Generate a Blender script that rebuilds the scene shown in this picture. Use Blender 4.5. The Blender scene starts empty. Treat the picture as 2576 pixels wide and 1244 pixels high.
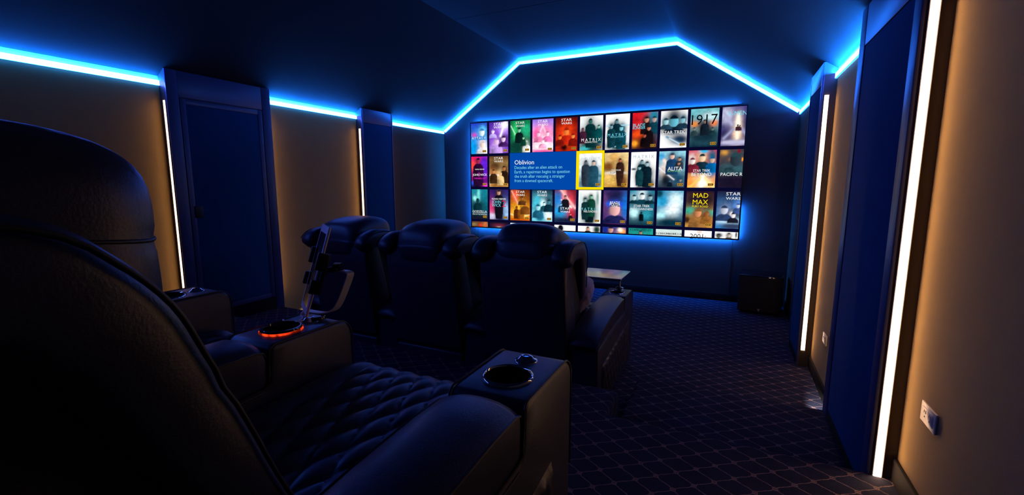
import bpy, bmesh, math, random
from mathutils import Vector, Matrix
random.seed(7)
S = bpy.context.scene
C = S.collection
PI = math.pi

# ------------------------------------------------------------------ camera, world, exposure
FPX = 1137.63
CAM = Vector((0.0, 0.0, 1.434))
cd = bpy.data.cameras.new('camera')
cd.sensor_width = 36.0
cd.lens = FPX / 2576.0 * 36.0
cd.clip_start = 0.02
cam = bpy.data.objects.new('camera', cd)
C.objects.link(cam)
_r = Vector((0.90166, 0.432445, 0.0)); _u = Vector((-0.061162, 0.127528, 0.989947)); _f = Vector((-0.428098, 0.892596, -0.141436))
cam.matrix_world = Matrix(((_r.x, _u.x, -_f.x, CAM.x), (_r.y, _u.y, -_f.y, CAM.y), (_r.z, _u.z, -_f.z, CAM.z), (0, 0, 0, 1)))
S.camera = cam
w = bpy.data.worlds.new('world'); S.world = w; w.use_nodes = True
w.node_tree.nodes['Background'].inputs[0].default_value = (0, 0, 0, 1)
w.node_tree.nodes['Background'].inputs[1].default_value = 0.0
S.view_settings.view_transform = 'Standard'
S.view_settings.look = 'None'
S.view_settings.gamma = 1.0
S.view_settings.use_curve_mapping = False
S.view_settings.exposure = 0.0
S.cycles.max_bounces = 8
S.cycles.diffuse_bounces = 3
S.cycles.sample_clamp_indirect = 4.0

# light colours (linear radiance) of the room's own lamps
BLUE = (1.3, 2.4, 19.0)      # ceiling LED tape, face towards the room
BLUE_UP = (6.0, 180.0, 1050.0)  # its upper edge, throwing light on the ceiling
BLUE_DOWN = (0.1, 3.0, 17.0)  # its lower edge
BIAS = (3.0, 60.0, 380.0)      # tape behind the screen
WARM = (9.6, 5.5, 3.0)       # LED bars in the columns
SCREEN_GAIN = 1.0

# ------------------------------------------------------------------ dimensions
XL, XR, YF, YB = -4.04, 0.645, 6.0, -1.4
ZW = 2.25                      # top of the side walls
XC1, XC2, ZC = -2.75, -0.69, 3.14
PLAT, STEP_R, STEP_L, PLINTH = 0.29, 0.15, 0.22, 0.40

# ------------------------------------------------------------------ materials
def srgb(r, g, b):
    f = lambda c: (c / 255 / 12.92) if c / 255 <= 0.04045 else ((c / 255 + 0.055) / 1.055) ** 2.4
    return (f(r), f(g), f(b))

def new_mat(name):
    m = bpy.data.materials.new(name); m.use_nodes = True
    nt = m.node_tree
    return m, nt, nt.nodes['Principled BSDF']

def plain(name, col, rough=0.5, spec=0.5, metal=0.0, bump=None, coat=0.0, sheen=0.0, var=0.0):
    m, nt, b = new_mat(name)
    b.inputs['Base Color'].default_value = (*col, 1)
    b.inputs['Roughness'].default_value = rough
    b.inputs['Specular IOR Level'].default_value = spec
    b.inputs['Metallic'].default_value = metal
    b.inputs['Coat Weight'].default_value = coat
    b.inputs['Sheen Weight'].default_value = sheen
    tc = nt.nodes.new('ShaderNodeTexCoord')
    if bump:
        n = nt.nodes.new('ShaderNodeTexNoise'); n.inputs['Scale'].default_value = bump[0]; n.inputs['Detail'].default_value = bump[2] if len(bump) > 2 else 3
        nt.links.new(tc.outputs['Object'], n.inputs['Vector'])
        bp = nt.nodes.new('ShaderNodeBump'); bp.inputs['Strength'].default_value = bump[1]; bp.inputs['Distance'].default_value = 0.002
        nt.links.new(n.outputs['Fac'], bp.inputs['Height']); nt.links.new(bp.outputs['Normal'], b.inputs['Normal'])
    if var:
        n2 = nt.nodes.new('ShaderNodeTexNoise'); n2.inputs['Scale'].default_value = 9; n2.inputs['Detail'].default_value = 5
        nt.links.new(tc.outputs['Object'], n2.inputs['Vector'])
        mx = nt.nodes.new('ShaderNodeMix'); mx.data_type = 'RGBA'
        mx.inputs[6].default_value = (*[c * (1 - var) for c in col], 1); mx.inputs[7].default_value = (*[min(1, c * (1 + var)) for c in col], 1)
        nt.links.new(n2.outputs['Fac'], mx.inputs[0]); nt.links.new(mx.outputs[2], b.inputs['Base Color'])
    return m

def glow(name, col, k=1.0):
    m, nt, b = new_mat(name)
    nt.nodes.remove(b)
    e = nt.nodes.new('ShaderNodeEmission'); mx = max(col)
    e.inputs['Color'].default_value = (*[c / mx for c in col], 1); e.inputs['Strength'].default_value = mx * k
    nt.links.new(e.outputs[0], nt.nodes['Material Output'].inputs[0])
    return m

def carpet_mat():
    m, nt, b = new_mat('carpet'); N = nt.nodes; L = nt.links
    def M(op, a, c=None, d=None):
        n = N.new('ShaderNodeMath'); n.operation = op
        for i, v in enumerate((a, c, d)):
            if v is None: continue
            if isinstance(v, (int, float)): n.inputs[i].default_value = v
            else: L.new(v, n.inputs[i])
        return n.outputs[0]
    g = N.new('ShaderNodeNewGeometry'); sp = N.new('ShaderNodeSeparateXYZ'); L.new(g.outputs['Position'], sp.inputs[0])
    x = sp.outputs[0]; y = M('SUBTRACT', sp.outputs[1], sp.outputs[2])
    nz = N.new('ShaderNodeTexNoise'); nz.inputs['Scale'].default_value = 90; L.new(g.outputs['Position'], nz.inputs['Vector'])
    jit = M('MULTIPLY', M('SUBTRACT', nz.outputs['Fac'], 0.5), 0.07)
    a = M('DIVIDE', x, 0.139); c = M('DIVIDE', y, 0.114)
    u0 = M('ADD', M('ADD', a, c), 0.83); v0 = M('SUBTRACT', a, c)
    # gentle ogee waves in the trellis
    u = M('ADD', M('ADD', u0, M('MULTIPLY', M('SINE', M('MULTIPLY', v0, 2 * PI)), 0.028)), jit)
    v = M('ADD', M('ADD', v0, M('MULTIPLY', M('SINE', M('MULTIPLY', u0, 2 * PI)), 0.028)), jit)
    du = M('ABSOLUTE', M('SUBTRACT', M('FRACT', M('ADD', u, 0.5)), 0.5))
    dv = M('ABSOLUTE', M('SUBTRACT', M('FRACT', M('ADD', v, 0.5)), 0.5))
    lines = M('LESS_THAN', M('MINIMUM', du, dv), 0.021)
    d = M('SQRT', M('ADD', M('POWER', du, 2), M('POWER', dv, 2)))
    ring = M('LESS_THAN', M('ABSOLUTE', M('SUBTRACT', d, 0.10)), 0.022)
    mask = M('MAXIMUM', lines, ring)
    n3 = N.new('ShaderNodeTexNoise'); n3.inputs['Scale'].default_value = 420; L.new(g.outputs['Position'], n3.inputs['Vector'])
    mask = M('MULTIPLY', mask, M('MULTIPLY_ADD', n3.outputs['Fac'], 0.9, 0.25))
    n4 = N.new('ShaderNodeTexNoise'); n4.inputs['Scale'].default_value = 7; n4.inputs['Detail'].default_value = 4; L.new(g.outputs['Position'], n4.inputs['Vector'])
    base = N.new('ShaderNodeMix'); base.data_type = 'RGBA'
    base.inputs[6].default_value = (0.012, 0.014, 0.032, 1); base.inputs[7].default_value = (0.034, 0.038, 0.08, 1)
    L.new(n4.outputs['Fac'], base.inputs[0])
    mx = N.new('ShaderNodeMix'); mx.data_type = 'RGBA'; L.new(mask, mx.inputs[0]); L.new(base.outputs[2], mx.inputs[6])
    mx.inputs[7].default_value = (0.36, 0.23, 0.21, 1)
    L.new(mx.outputs[2], b.inputs['Base Color'])
    b.inputs['Roughness'].default_value = 0.95; b.inputs['Specular IOR Level'].default_value = 0.1
    bp = N.new('ShaderNodeBump'); bp.inputs['Strength'].default_value = 0.6; bp.inputs['Distance'].default_value = 0.004
    L.new(n3.outputs['Fac'], bp.inputs['Height']); L.new(bp.outputs['Normal'], b.inputs['Normal'])
    return m

def red_mat():
    m, nt, b = new_mat('red_led'); nt.nodes.remove(b)
    tc = nt.nodes.new('ShaderNodeTexCoord'); n = nt.nodes.new('ShaderNodeTexNoise'); n.inputs['Scale'].default_value = 38; n.inputs['Detail'].default_value = 1
    nt.links.new(tc.outputs['Object'], n.inputs['Vector'])
    r = nt.nodes.new('ShaderNodeMapRange'); r.inputs[1].default_value = .42; r.inputs[2].default_value = .72; r.inputs[3].default_value = .12; r.inputs[4].default_value = 3.0
    nt.links.new(n.outputs['Fac'], r.inputs[0])
    e = nt.nodes.new('ShaderNodeEmission'); e.inputs['Color'].default_value = (1.0, 0.045, 0.008, 1); nt.links.new(r.outputs[0], e.inputs['Strength'])
    nt.links.new(e.outputs[0], nt.nodes['Material Output'].inputs[0])
    return m

def print_mat():
    m, nt, b = new_mat('screen_print'); nt.nodes.remove(b)
    a = nt.nodes.new('ShaderNodeAttribute'); a.attribute_name = 'ink'
    e = nt.nodes.new('ShaderNodeEmission'); e.inputs['Strength'].default_value = SCREEN_GAIN
    nt.links.new(a.outputs['Color'], e.inputs['Color']); nt.links.new(e.outputs[0], nt.nodes['Material Output'].inputs[0])
    return m

MT = dict(
    wall=plain('wall_fabric', (0.45, 0.31, 0.135), 0.95, 0.1, bump=(700, 0.9, 2), var=0.06),
    darkwall=plain('wall_fabric_darker', (0.13, 0.095, 0.06), 0.95, 0.1, bump=(700, 0.9, 2)),
    blackwall=plain('screen_wall_fabric', (0.06, 0.058, 0.058), 0.95, 0.1, bump=(700, 0.6, 2)),
    ceiling=plain('ceiling_fabric', (0.019, 0.021, 0.022), 0.95, 0.1, bump=(500, 0.4, 2)),
    lacquer=plain('column_lacquer_bluelit', (0.06, 0.075, 0.19), 0.36, 0.5, bump=(60, 0.05)),  # blue LED reflection put into the lacquer colour
    flank=plain('column_flank_warmlit', (0.055, 0.042, 0.034), 0.45, 0.4, bump=(60, 0.05)),  # column lacquer again, browned in colour for its warm-lit sides
    navy=plain('column_fabric', (0.010, 0.09, 0.23), 0.95, 0.1, bump=(800, 0.6, 2)),
    base=plain('baseboard_paint', (0.014, 0.013, 0.014), 0.85, 0.1),
    leather=plain('black_leather', (0.027, 0.029, 0.056), 0.40, 0.5, bump=(260, 0.22, 4), var=0.10),
    piping=plain('leather_piping', (0.022, 0.021, 0.021), 0.5, 0.4),
    chrome=plain('chrome', (0.55, 0.55, 0.58), 0.08, 0.5, 1.0),
    blackgloss=plain('gloss_black', (0.012, 0.012, 0.013), 0.08, 0.6, coat=0.5),
    blackmatte=plain('matte_black', (0.012, 0.012, 0.012), 0.5, 0.4),
    white=plain('white_plastic', (0.85, 0.86, 0.88), 0.4, 0.5),
    alu=plain('painted_metal', (0.7, 0.7, 0.72), 0.35, 0.5),
    ivory=plain('ivory_plastic', (0.82, 0.72, 0.55), 0.35, 0.5),
    dark=plain('slot_dark', (0.02, 0.018, 0.015), 0.6, 0.3),
    subgrille=plain('speaker_grille', (0.03, 0.026, 0.024), 0.85, 0.2, bump=(900, 0.8, 1)),
    steel=plain('tray_metal', (0.62, 0.6, 0.58), 0.27, 0.5, 1.0, bump=(18, 0.05)),
    fluff=plain('plush_cushion', (0.42, 0.36, 0.40), 0.95, 0.1, bump=(120, 1.0, 6), sheen=0.6, var=0.2),
    carpet=carpet_mat(),
    print=print_mat(),
    blue=glow('blue_led', BLUE), blue_up=glow('blue_led_upper', BLUE_UP), blue_down=glow('blue_led_lower', BLUE_DOWN), bias=glow('bias_led', BIAS), warm=glow('warm_led', WARM),
    red=red_mat(), steplamp=glow('step_led', (5.0, 4.6, 4.2), 1.5),
    text=glow('screen_text', (0.95, 0.95, 0.95), SCREEN_GAIN), amber=glow('badge_amber', srgb(255, 190, 60), SCREEN_GAIN),
    badge=glow('badge_dark', srgb(14, 12, 20), SCREEN_GAIN), yellow=glow('focus_yellow', srgb(255, 226, 0), SCREEN_GAIN),
    infopanel=glow('info_blue', srgb(0, 72, 170), SCREEN_GAIN), pale=glow('info_text', srgb(120, 215, 235), SCREEN_GAIN),
    backdrop=glow('screen_backdrop', srgb(8, 8, 44), SCREEN_GAIN), logo=glow('x_unused', (0.1, 0.1, 0.1)),
)
MT['logo'] = plain('logo_silver', (0.8, 0.72, 0.62), 0.3, 0.5)

# ------------------------------------------------------------------ mesh helpers
def make_mesh(name, verts, faces, smooth=None):
    me = bpy.data.meshes.new(name); me.from_pydata([tuple(v) for v in verts], [], faces); me.validate()
    bm = bmesh.new(); bm.from_mesh(me); bmesh.ops.recalc_face_normals(bm, faces=bm.faces); bm.to_mesh(me); bm.free()
    if smooth is not None: shade(me, smooth)
    return me

def shade(me, ang):
    me.polygons.foreach_set('use_smooth', [True] * len(me.polygons))
    me.set_sharp_from_angle(angle=math.radians(ang))

def obj(name, me, mat, parent=None, loc=None):
    o = bpy.data.objects.new(name, me); C.objects.link(o)
    if not me.materials: me.materials.append(MT[mat] if isinstance(mat, str) else mat)
    if parent: o.parent = parent
    if loc: o.location = loc
    return o

def empty(name, loc=(0, 0, 0), rz=0.0):
    o = bpy.data.objects.new(name, None); C.objects.link(o); o.location = loc; o.rotation_euler = (0, 0, rz); o.empty_display_size = 0.1
    return o

def tag(o, label=None, cat=None, group=None, kind=None):
    if label: o['label'] = label
    if cat: o['category'] = cat
    if group: o['group'] = group
    if kind: o['kind'] = kind
    return o

def box(x0, x1, y0, y1, z0, z1, bevel=0.0, seg=2, name='box'):
    bm = bmesh.new()
    vs = [bm.verts.new((x, y, z)) for x in (x0, x1) for y in (y0, y1) for z in (z0, z1)]
    for f in ((0, 1, 3, 2), (4, 6, 7, 5), (0, 4, 5, 1), (2, 3, 7, 6), (0, 2, 6, 4), (1, 5, 7, 3)): bm.faces.new([vs[i] for i in f])
    bmesh.ops.recalc_face_normals(bm, faces=bm.faces)
    if bevel: bmesh.ops.bevel(bm, geom=bm.edges[:], offset=bevel, segments=seg, profile=0.5, affect='EDGES')
    me = bpy.data.meshes.new(name); bm.to_mesh(me); bm.free()
    if bevel: shade(me, 50)
    return me

def join(name, *mes):
    bm = bmesh.new()
    for m in mes: bm.from_mesh(m)
    me = bpy.data.meshes.new(name); bm.to_mesh(me); bm.free(); shade(me, 45)
    return me

def prism(poly, axis, a, b, bevel=0.0, seg=2, ang=40, name='prism'):
    """poly: list of 2D points; axis 'x': (y,z), 'y': (x,z), 'z': (x,y); extruded from a to b."""
    mk = {'x': lambda p, t: (t, p[0], p[1]), 'y': lambda p, t: (p[0], t, p[1]), 'z': lambda p, t: (p[0], p[1], t)}[axis]
    bm = bmesh.new()
    A = [bm.verts.new(mk(p, a)) for p in poly]; B = [bm.verts.new(mk(p, b)) for p in poly]
    ca = bm.faces.new(A); cb = bm.faces.new(B[::-1]); n = len(poly)
    for i in range(n): bm.faces.new((A[i], B[i], B[(i + 1) % n], A[(i + 1) % n]))
    bmesh.ops.recalc_face_normals(bm, faces=bm.faces)
    if bevel:
        bmesh.ops.bevel(bm, geom=list(ca.edges) + list(cb.edges), offset=bevel, segments=seg, profile=0.5, affect='EDGES', clamp_overlap=True)
    bmesh.ops.triangulate(bm, faces=[f for f in bm.faces if len(f.verts) > 4])
    me = bpy.data.meshes.new(name); bm.to_mesh(me); bm.free(); shade(me, ang)
    return me

def loft(rings, cap=True, closed=True, ang=60, name='loft'):
    n = len(rings[0]); v = [p for r in rings for p in r]; f = []
    for i in range(len(rings) - 1):
        for j in range(n if closed else n - 1):
            k = (j + 1) % n
            f.append((i * n + j, i * n + k, (i + 1) * n + k, (i + 1) * n + j))
    if cap and closed:
        f.append(tuple(range(n))[::-1]); f.append(tuple((len(rings) - 1) * n + j for j in range(n)))
    return make_mesh(name, v, f, ang)

def tube(path, r, n=8, name='tube', up=Vector((0.3, 0.2, 1))):
    P = [Vector(p) for p in path]; rings = []
    for i, p in enumerate(P):
        t = (P[min(i + 1, len(P) - 1)] - P[max(i - 1, 0)]).normalized()
        a = t.cross(up)
        if a.length < 1e-4: a = t.cross(Vector((1, 0, 0)))
        a.normalize(); b = t.cross(a)
        rings.append([p + r * (math.cos(2 * PI * k / n) * a + math.sin(2 * PI * k / n) * b) for k in range(n)])
    return loft(rings, ang=70, name=name)

def ribbon(path, side, wid, th, name='ribbon'):
    """flat bar along path, width along `side`."""
    P = [Vector(p) for p in path]; s = Vector(side).normalized(); rings = []
    for i, p in enumerate(P):
        t = (P[min(i + 1, len(P) - 1)] - P[max(i - 1, 0)]).normalized(); n = t.cross(s).normalized()
        rings.append([p + s * wid / 2 + n * th / 2, p - s * wid / 2 + n * th / 2, p - s * wid / 2 - n * th / 2, p + s * wid / 2 - n * th / 2])
    return loft(rings, ang=40, name=name)

def lathe(prof, n=40, name='lathe', center=(0, 0, 0), ang=45):
    v = []; f = []; m = len(prof)
    for k in range(n):
        a = 2 * PI * k / n
        for r, z in prof: v.append((center[0] + r * math.cos(a), center[1] + r * math.sin(a), center[2] + z))
    for k in range(n):
        q = (k + 1) % n
        for i in range(m - 1): f.append((k * m + i, q * m + i, q * m + i + 1, k * m + i + 1))
    me = bpy.data.meshes.new(name); me.from_pydata(v, [], f); me.validate()
    bm = bmesh.new(); bm.from_mesh(me); bmesh.ops.remove_doubles(bm, verts=bm.verts, dist=1e-5); bmesh.ops.recalc_face_normals(bm, faces=bm.faces); bm.to_mesh(me); bm.free()
    shade(me, ang)
    return me

def superbox(hx, hy, hz, p=4.0, n=10, fn=None, name='cushion'):
    """rounded pillow solid: cube grid pushed on to a p-norm ball, then shaped by fn(x,y,z)."""
    bm = bmesh.new(); bmesh.ops.create_cube(bm, size=2.0)
    bmesh.ops.subdivide_edges(bm, edges=bm.edges[:], cuts=n, use_grid_fill=True)
    for v in bm.verts:
        c = v.co; q = (abs(c.x) ** p + abs(c.y) ** p + abs(c.z) ** p) ** (1 / p)
        c = Vector((c.x / q * hx, c.y / q * hy, c.z / q * hz))
        v.co = fn(c) if fn else c
    me = bpy.data.meshes.new(name); bm.to_mesh(me); bm.free(); shade(me, 80)
    return me

def smoothpath(pts, sub=5):
    P = [Vector(p) for p in pts]; out = []
    for i in range(len(P) - 1):
        p0, p1, p2, p3 = P[max(i - 1, 0)], P[i], P[i + 1], P[min(i + 2, len(P) - 1)]
        for k in range(sub):
            t = k / sub
            out.append(0.5 * ((2 * p1) + (p2 - p0) * t + (2 * p0 - 5 * p1 + 4 * p2 - p3) * t * t + (3 * p1 - p0 - 3 * p2 + p3) * t ** 3))
    out.append(P[-1]); return out

# ------------------------------------------------------------------ room shell
def struct(name, me, mat, parent=None):
    o = obj(name, me, mat, parent)
    if not parent: o['kind'] = 'structure'
    return o

T = 0.12
for nm, xa, xb, ys in (('wall_left', XL - T, XL, 4.43), ('wall_right', XR, XR + T, 4.35)):
    struct(nm, box(xa, xb, YB, ys, -0.05, ZW + 0.02), 'wall')
    struct(nm, box(xa, xb, ys, YF, -0.05, ZW + 0.02), 'darkwall')      # same wall, given a darker colour next to the screen
gable = [(XL - T, -0.05), (XR + T, -0.05), (XR + T, ZW), (XC2, ZC + 0.02), (XC1, ZC + 0.02), (XL - T, ZW)]
struct('wall_front', prism(gable, 'y', YF, YF + T), 'blackwall')
struct('wall_back', prism(gable, 'y', YB - T, YB), 'blackwall')
sl = (ZC - ZW) / (XC1 - XL); sr = (ZC - ZW) / (XR - XC2)
struct('ceiling', box(XC1 - 0.02, XC2 + 0.02, YB - T, YF + T, ZC + 0.012, ZC + 0.1), 'ceiling')
ceil = bpy.data.objects['ceiling']
YJ = 4.315
for y0, y1 in ((YB, YJ - 0.004), (YJ + 0.004, YF)):
    obj('panel', box(XC1, XC2, y0, y1, ZC, ZC + 0.012), 'ceiling', ceil)
struct('ceiling_slope_left', prism([(XL - T, ZW - T * sl), (XC1, ZC), (XC1, ZC + 0.15), (XL - T, ZW - T * sl + 0.15)], 'y', YB, YF), 'ceiling')
struct('ceiling_slope_right', prism([(XR + T, ZW - T * sr), (XC2, ZC), (XC2, ZC + 0.15), (XR + T, ZW - T * sr + 0.15)], 'y', YB, YF), 'ceiling')

struct('floor', box(XL - T, XR + T, YB, YF, -0.1, 0.0), 'carpet')
def carpet_block(name, poly, z0, z1, r=0.025):
    bm = bmesh.new(); A = [bm.verts.new((x, y, z0)) for x, y in poly]; B = [bm.verts.new((x, y, z1)) for x, y in poly]
    bm.faces.new(A); top = bm.faces.new(B); n = len(poly)
    for i in range(n): bm.faces.new((A[i], A[(i + 1) % n], B[(i + 1) % n], B[i]))
    bmesh.ops.recalc_face_normals(bm, faces=bm.faces)
    ed = list(top.edges) + [e for e in bm.edges if abs(e.verts[0].co.z - e.verts[1].co.z) > 0.05]
    bmesh.ops.bevel(bm, geom=ed, offset=r, segments=4, profile=0.5, affect='EDGES')
    me = bpy.data.meshes.new(name); bm.to_mesh(me); bm.free(); shade(me, 60)
    return struct(name, me, 'carpet')
carpet_block('floor_platform', [(XL - 0.05, YB), (XR + 0.05, YB), (XR + 0.05, 2.13), (-0.49, 2.13), (-0.49, 2.41), (XL - 0.05, 2.41)], 0.0, PLAT, 0.03)
carpet_block('floor_step', [(-0.48, 2.10), (XR + 0.05, 2.10), (XR + 0.05, 2.975), (-0.48, 2.975)], 0.0, STEP_R)
carpet_block('floor_step', [(XL - 0.05, 2.36), (-3.15, 2.36), (-3.15, 2.965), (XL - 0.05, 2.965)], 0.0, STEP_L)
carpet_block('floor_plinth', [(-2.06, YB), (-0.36, YB), (-0.36, 1.0), (-2.06, 1.0)], PLAT - 0.02, PLINTH, 0.02)

bh = 0.09
def baseboard(name, x, y0, y1, z, sgn):
    struct(name, box(min(x, x + sgn * 0.013), max(x, x + sgn * 0.013), y0, y1, z - 0.03, z + bh, 0.003), 'base')
baseboard('baseboard_right', XR, YB, 2.10, PLAT, -1)
baseboard('baseboard_right', XR, 2.98, 4.07, 0.0, -1)
baseboard('baseboard_right', XR, 4.62, YF, 0.0, -1)
baseboard('baseboard_left', XL, YB, 2.10, PLAT, 1)
baseboard('baseboard_left', XL, 2.98, 4.16, 0.0, 1)
baseboard('baseboard_left', XL, 4.70, YF, 0.0, 1)
struct('baseboard_front', box(XL, XR, YF - 0.013, YF, -0.03, bh, 0.003), 'base')
# fine seams of the stretched front-wall fabric
for i, x in enumerate((-3.45, 0.06)):
    struct('trim_%d' % (i + 1), box(x - 0.002, x + 0.002, YF - 0.003, YF, 0.10, 2.35), 'base')

# ------------------------------------------------------------------ columns with warm LED bars
def column(label, xw, s, y0, y1, zb, kind, gain=1.0, far=1.0):
    """xw: wall plane; s: +1 when the column grows towards +x."""
    d = 0.092; xf = xw + s * d; slope = sl if s > 0 else sr
    t = empty('acoustic_column', (xw + s * d / 2, (y0 + y1) / 2, zb)); tag(t, label, 'column')
    loc = Vector(t.location)
    def put(name, me, mat, par=t):
        if par is t: me.transform(Matrix.Translation(-loc))
        else: me.transform(Matrix.Translation(-loc))
        return obj(name, me, mat, par)
    xi = xw + s * (d - 0.014)          # face of the recessed core
    zt = ZW - 0.001
    bx = lambda a, b, *r, **k: box(min(a, b), max(a, b), *r, **k)
    if s > 0: prof = [(xw, zb), (xi, zb), (xi, zt + d * slope * .84), (xw, zt)]
    else: prof = [(xi, zb), (xw, zb), (xw, zt), (xi, zt + d * slope * .84)]
    put('body', prism(prof, 'y', y0 + 0.001, y1 - 0.001, name='body'), 'flank')
    ztf = zt + d * slope - 0.012
    if kind == 'wide': wn, wf, zh, zb2 = 0.075, 0.10, 2.105, 0.06
    elif kind == 'door': wn, wf, zh, zb2 = 0.085, 0.085, 2.10, 0.13
    else: wn, wf, zh, zb2 = 0.022, 0.022, 2.14, 0.05
    xs = xf
    put('stile', bx(xi, xs, y0, y0 + wn, zb, ztf, bevel=0.002), 'lacquer')
    put('stile', bx(xi, xs, y1 - wf, y1, zb, ztf, bevel=0.002), 'lacquer')
    put('header', bx(xi, xs - s * 0.0015, y0 + wn + .001, y1 - wf - .001, zh, ztf, bevel=0.002), 'lacquer')
    put('plinth_rail', bx(xi, xs - s * 0.0015, y0 + wn + .001, y1 - wf - .001, zb, zb + zb2, bevel=0.002), 'base')
    if kind == 'door':
        a, b, lo, hi = y0 + wn + 0.006, y1 - wf - 0.006, zb + zb2 + 0.006, zh - 0.006
        dr = put('door', bx(xi, xi + s * 0.004, a, b, lo, hi), 'blackmatte')
        fr = 0.042
        for nm, r in (('door_stile', (a, a + fr, lo, hi)), ('door_stile', (b - fr, b, lo, hi)), ('door_rail', (a + fr, b - fr, hi - fr, hi)), ('door_rail', (a + fr, b - fr, lo, lo + fr))):
            put(nm, bx(xi + s * .004, xs - s * 0.001, r[0], r[1], r[2], r[3], bevel=0.0015), 'lacquer', dr)
        put('fabric_panel', bx(xi + s * .004, xs - s * 0.004, a + fr + .001, b - fr - .001, lo + fr + .001, hi - fr - .001, bevel=0.002), 'navy', dr)
        put('latch', bx(xi + s * .006, xs + s * 0.004, a + fr - 0.01, a + fr + 0.055, 1.15, 1.245, bevel=0.002), 'blackmatte', dr)
    else:
        put('fabric_panel', bx(xi, xs - s * 0.004, y0 + wn + .003, y1 - wf - .003, zb + zb2 + .003, zh - .003, bevel=0.003), 'navy')
    # recessed light bars on both flanks, strength set per column to shape the wall glow
    lamps = {-1: glow('warm_led_scaled', WARM, gain), 1: glow('warm_led_scaled', WARM, gain * far)}
    xb = xw + s * 0.056; zl = zb + 0.13
    for yy, q in ((y0, -1), (y1, 1)):
        ya, yb2 = sorted((yy + q * 0.0045, yy - q * 0.004))
        lb = put('light_bar', bx(xb - 0.0125, xb + 0.0125, ya, yb2, zl, 2.065, bevel=0.0015), lamps[q])
        ya, yb2 = sorted((yy + q * 0.003, yy - q * 0.004))
        put('bar_channel', join('ch', bx(xb - 0.0155, xb - 0.0128, ya, yb2, zl - .003, 2.068), bx(xb + 0.0128, xb + 0.0155, ya, yb2, zl - .003, 2.068)), 'alu', lb)
    return t

column('wide lacquered wall column with navy fabric inset beside the aisle steps', XR, -1, 2.10, 2.98, STEP_R - 0.02, 'wide', 1.6)
column('narrow wall column with navy fabric inset beside the subwoofer', XR, -1, 4.07, 4.62, 0.0, 'narrow', 1.6, .25)
column('wide wall column holding a latched navy fabric door', XL, 1, 2.10, 2.98, STEP_L - 0.02, 'door', 0.48)
column('narrow navy wall column behind the farthest recliner of the row of three', XL, 1, 4.16, 4.70, 0.0, 'narrow', 0.58, .4)

# ------------------------------------------------------------------ blue LED tape under the ceiling
def led_line(label, pts, normal, face=1.0, up=1.0):
    """polyline of LED tape on a wall with inward normal."""
    n = Vector(normal); P = [Vector(p) for p in pts]
    c = sum(P, Vector()) / len(P)
    t = empty('led_strip', c); tag(t, label, 'LED strip', 'blue LED strips under the ceiling')
    def run(off0, off1, hw):
        rings = []
        for i, p in enumerate(P):
            d0 = (P[i] - P[i - 1]).normalized() if i > 0 else (P[1] - P[0]).normalized()
            d1 = (P[i + 1] - P[i]).normalized() if i < len(P) - 1 else d0
            n0 = d0.cross(n); n1 = d1.cross(n); b = (n0 + n1); b = b / b.length_squared * 2
            if b.z < 0: b = -b
            rings.append([p - c + n * off0 + b * hw, p - c + n * off1 + b * hw * .92, p - c + n * off1 - b * hw * .92, p - c + n * off0 - b * hw])
        return loft(rings, ang=30)
    obj('channel', run(0.0005, 0.006, 0.021), 'alu', t)
    me = run(0.006, 0.017, 0.0195)
    for m_ in (glow('blue_led_face', BLUE, face), glow('blue_led_upper', BLUE_UP, up), MT['blue_down']): me.materials.append(m_)
    for f in me.polygons:
        q = [me.vertices[i].co for i in f.vertices]; fn = f.normal
        # upper and lower edges given own strengths, added to shape the spread of light
        if abs(fn.dot(n)) < .75 and abs(fn.z) > .3: f.material_index = 1 if fn.z > 0 else 2
    obj('diffuser', me, 'blue', t)
    return t
ZS = 2.196
led_line('blue LED strip on the wall before the latched door column', [(XL, YB + .02, ZS), (XL, 2.098, ZS)], (1, 0, 0), 2.6, .55)
led_line('blue LED strip between the latched door column and the narrow column', [(XL, 2.982, ZS), (XL, 4.158, ZS)], (1, 0, 0), 1.8, .9)
led_line('short blue LED strip between narrow column and screen wall, on the door side', [(XL, 4.702, ZS), (XL, YF - .02, ZS)], (1, 0, 0))
led_line('angled blue LED strip following the ceiling line above the screen', [(XL + .02, YF, 2.212), (XC1 - .012, YF, 3.083), (XC2 + .012, YF, 3.083), (XR - .02, YF, 2.212)], (0, -1, 0), .8, 2.8)
led_line('blue LED strip between the two columns on the outlet wall', [(XR, 2.982, ZS), (XR, 4.068, ZS)], (-1, 0, 0), 1.0, 2.0)
led_line('blue LED strip between subwoofer-side column and screen wall', [(XR, 4.622, ZS), (XR, YF - .02, ZS)], (-1, 0, 0))

# ------------------------------------------------------------------ the screen and its picture
SX0, SX1, SZ0, SZ1, SY = -3.532, 0.126, 0.764, 2.323, 5.93
scr = empty('projection_screen', ((SX0 + SX1) / 2, SY, SZ0))
tag(scr, 'wide wall-mounted screen with thin black frame showing rows of film posters', 'screen')
SL = Vector(scr.location)
def sput(name, me, mat, par=scr):
    me.transform(Matrix.Translation(-SL)); return obj(name, me, mat, par)
fw = 0.016
sput('cabinet', box(SX0 + .02, SX1 - .02, SY + .02, SY + .055, SZ0 + .02, SZ1 - .02, .004), 'blackmatte')
for r in ((SX0, SX1, SZ1 - fw, SZ1), (SX0, SX1, SZ0, SZ0 + fw), (SX0, SX0 + fw, SZ0 + fw, SZ1 - fw), (SX1 - fw, SX1, SZ0 + fw, SZ1 - fw)):
    sput('frame_bar', box(r[0], r[1], SY - .008, SY + .03, r[2], r[3], .002), 'blackmatte')
IX0, IX1, IZ0, IZ1 = SX0 + fw, SX1 - fw, SZ0 + fw, SZ1 - fw
sput('picture_ground', box(IX0, IX1, SY - .002, SY + .02, IZ0, IZ1), 'backdrop')
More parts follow.
